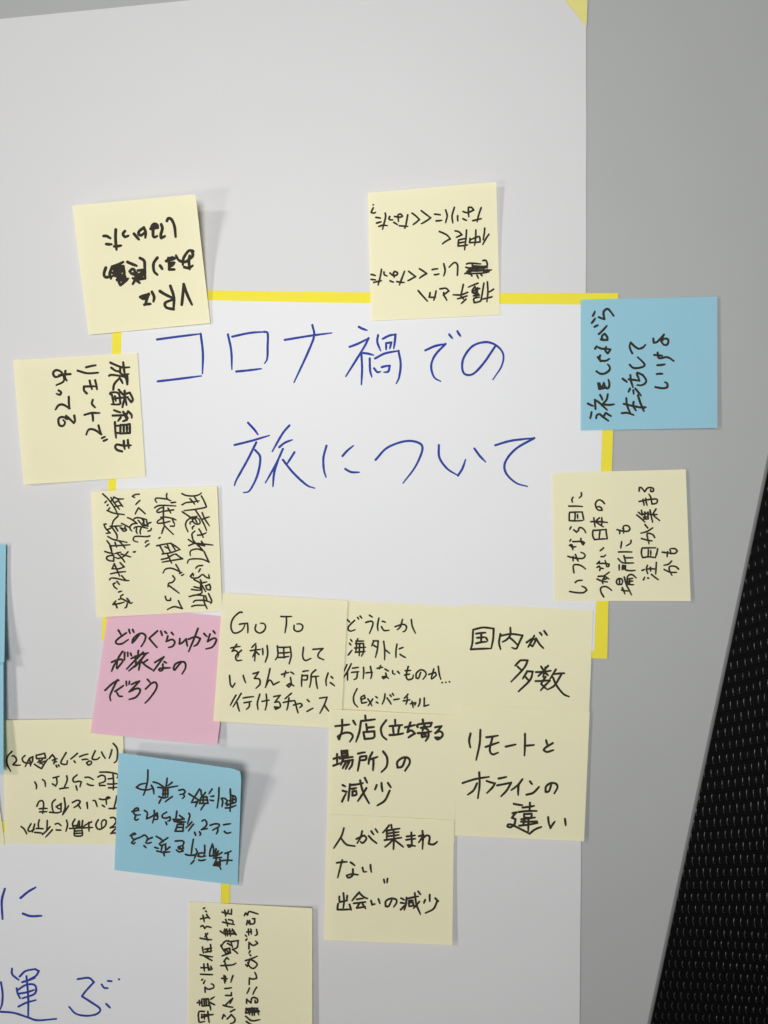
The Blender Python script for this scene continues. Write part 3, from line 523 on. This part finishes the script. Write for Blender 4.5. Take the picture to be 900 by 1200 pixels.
note([(139, 882), (283, 902), (278.5, 1037.5), (134, 1019.6)], M_BLUE, 1.55, (7, 15, 1.2, .3),
 'blue note with upside-down writing, its far edge curling up, just below the pink note', [
 ([(150, 895, Q, "300,95-295,250-260,400-232,475 125,355-190,310-285,295 125,355-190,385-280,395-365,375 350,325-380,380-390,455 590,220-575,330-560,360 380,275-450,295-540,350 450,355-560,365-750,335 665,280-600,330 530,390-525,500 600,370-600,490 530,400-600,400 520,455-600,455 465,495-530,515-600,500 565,360-560,500 668,495-560,575 495,540-465,600 765,400-830,390-860,420-840,450-780,465 835,465-850,490-820,525"),
   (215, 915, Q, "432,125-385,195 455,230-410,235 450,300-400,290 240,125-170,240-120,320 80,195-150,240-230,290 120,325-190,320-230,280 225,285-180,390 260,140-275,220-300,250 330,175-280,250 350,240-260,250 355,290-265,290 370,340-240,345 350,240-370,340 265,250-240,345 300,250-290,340 320,350-260,440 535,105-530,250-508,410 705,125-710,300-700,460 570,265-620,265-660,300 575,265-590,320-580,390 635,340-700,360 660,300-640,350 720,220-780,240-785,320-720,350 745,230-740,330 690,300-790,270 630,410-700,405-790,372 650,370-760,330")],),
 ([(150, 895, Q, "60,722-160,700-150,670-110,675-80,720-110,770-185,770 120,775-100,830-125,850-155,835 248,705-290,740-280,830-350,800-440,740 395,705-395,800-370,890 440,740-445,830-390,840 400,760-440,800 580,730-520,770-520,810-570,820-630,800-635,850-600,865 735,715-715,840 680,840-850,835 775,780-845,830 700,870-870,880"),
   (148, 960, Q, "595,45-610,85 770,80-735,180-855,180-865,70 775,80-865,75 765,125-860,120 720,30-800,50-890,40"),
   (215, 915, Q, "80,490-95,530-60,650 125,620-35,710 150,655-75,755 280,605-320,590-350,630-340,680-270,735 270,735-360,720 168,775-185,825 240,770-258,795-245,825 400,672-470,650-530,655-535,690-480,720-440,745 515,720-515,760-495,800 605,663-710,648 615,762-650,790-712,780")],),
 ([(148, 960, Q, "60,245-140,225-120,210-80,240-90,290-120,300 215,270-120,310-80,355-110,372-135,350 232,258-280,240-320,280-310,300 390,275-320,310-295,355-320,365-378,350 265,400-298,430 450,258-520,300-560,340 625,280-550,330-500,370-520,395-600,370 540,400-525,480 590,400-590,480-560,490 430,425-485,440 655,420-600,465 460,480-560,500-655,492 560,510-575,555 738,330-830,325-868,345-850,400-860,440-800,450-780,420-830,400 755,465-800,500 855,480-795,495 800,430-850,470"),
   (213, 955, Q, "175,370-160,450-140,600 55,595-120,610-200,600-235,570-210,510 230,570-190,655 185,685-135,740 345,460-345,560-330,620 240,620-300,630-360,620 255,610-260,580-340,570 255,680-300,688-355,675 460,440-425,550-420,620-520,620 460,440-480,520-470,610 515,510-500,610 550,540-520,620 605,565-520,620 480,650-600,640 520,670-480,760-560,770-590,820 575,670-580,760 510,710-575,710 500,740-570,740 650,580-745,545 700,560-690,680-675,745 600,690-758,686")],)], 2.1, seed=19, group=GB, cut='TR', power=1.5)

note([(221, 1056.5), (366, 1064.5), (366, 1211), (220, 1206)], M_CREAM, 1.05, (.2, 1.8, 2.4, .3),
 'cream note cut by the bottom border, three sideways columns and an empty right half', [
 ([(210, 1050, 9, "255,132-270,125 278,158-290,168 225,242-312,225 250,205-264,272 288,195-322,238 228,322-250,313-268,342-292,322-337,332 220,445-342,462 278,398-302,470 300,395-270,430 245,540-256,602 270,562-342,550 330,513-332,592 275,592-342,580 306,560-290,592 220,620-352,642 260,632-347,682 225,825-352,830 230,757-320,760 260,718-266,792 298,715-310,782-346,770-332,740"),
   (215, 1120, 10, "255,427-252,368 252,368-290,393-352,375-348,338-325,330 213,286-227,275 235,325-252,290 160,550-212,550 185,525-190,582 215,510-290,505-300,582-220,590-215,510 240,515-245,582 265,510-270,582 295,540-367,577 300,560-320,637 320,510-360,483 245,653-180,660-178,750-190,780-247,770 215,690-217,732 240,690-245,742 210,722-272,710 285,653-302,782 245,692-347,690")],),
 ([(210, 1050, 9, "453,170-550,192-552,140 480,150-490,212 520,150-502,192 458,275-582,302 490,248-510,317 520,250-562,260-567,292 433,370-470,392-602,405 480,350-490,422 500,350-510,422 530,350-540,422 470,370-562,370 475,400-582,390 560,350-602,412 440,532-480,482-522,470 438,520-472,582 520,480-622,470-612,540-570,562 480,562-530,550-540,602-490,602-480,562 510,500-542,522 560,562-617,607 453,632-522,610 500,575-520,592 545,480-562,542 438,735-560,727-597,708 470,692-500,650-522,670 480,690-510,782"),
   (215, 1120, 10, "448,265-512,270 475,233-485,322 490,240-495,302 580,233-555,312 485,385-562,375 493,465-560,467-562,430 465,580-577,605 490,582-575,500 575,500-545,560 455,737-470,690-492,712 510,742-560,690-602,742-590,782-550,795 550,657-602,630")],),
 ([(210, 1050, 9, "688,207-700,180-720,202-740,165-832,190 710,302-720,260 720,260-740,292-790,290-797,240-770,240 742,260-747,302 713,380-762,375 730,350-735,412 755,350-760,402 815,353-822,402-800,417 698,413-712,427 703,467-717,450 735,557-735,490 735,490-780,522-827,500-805,475 748,580-735,602 745,620-757,632 698,682-822,635 740,680-720,742-700,722 750,670-792,690-822,722-790,762-750,752-720,702"),
   (215, 1120, 10, "770,337-772,262 772,262-810,275-857,265-852,230-835,195 772,380-743,442 857,370-813,452 740,557-740,510 740,510-790,552-800,500-832,490-867,510-865,547-840,550-840,520 735,618-728,670-760,672 730,620-872,615 770,620-775,692 800,610-805,702 830,615-830,702 740,640-882,640 760,660-892,655 860,620-882,692 728,710-800,762-895,750 735,770-780,800-860,830")],)],
 2.0, axis='u', seed=20)
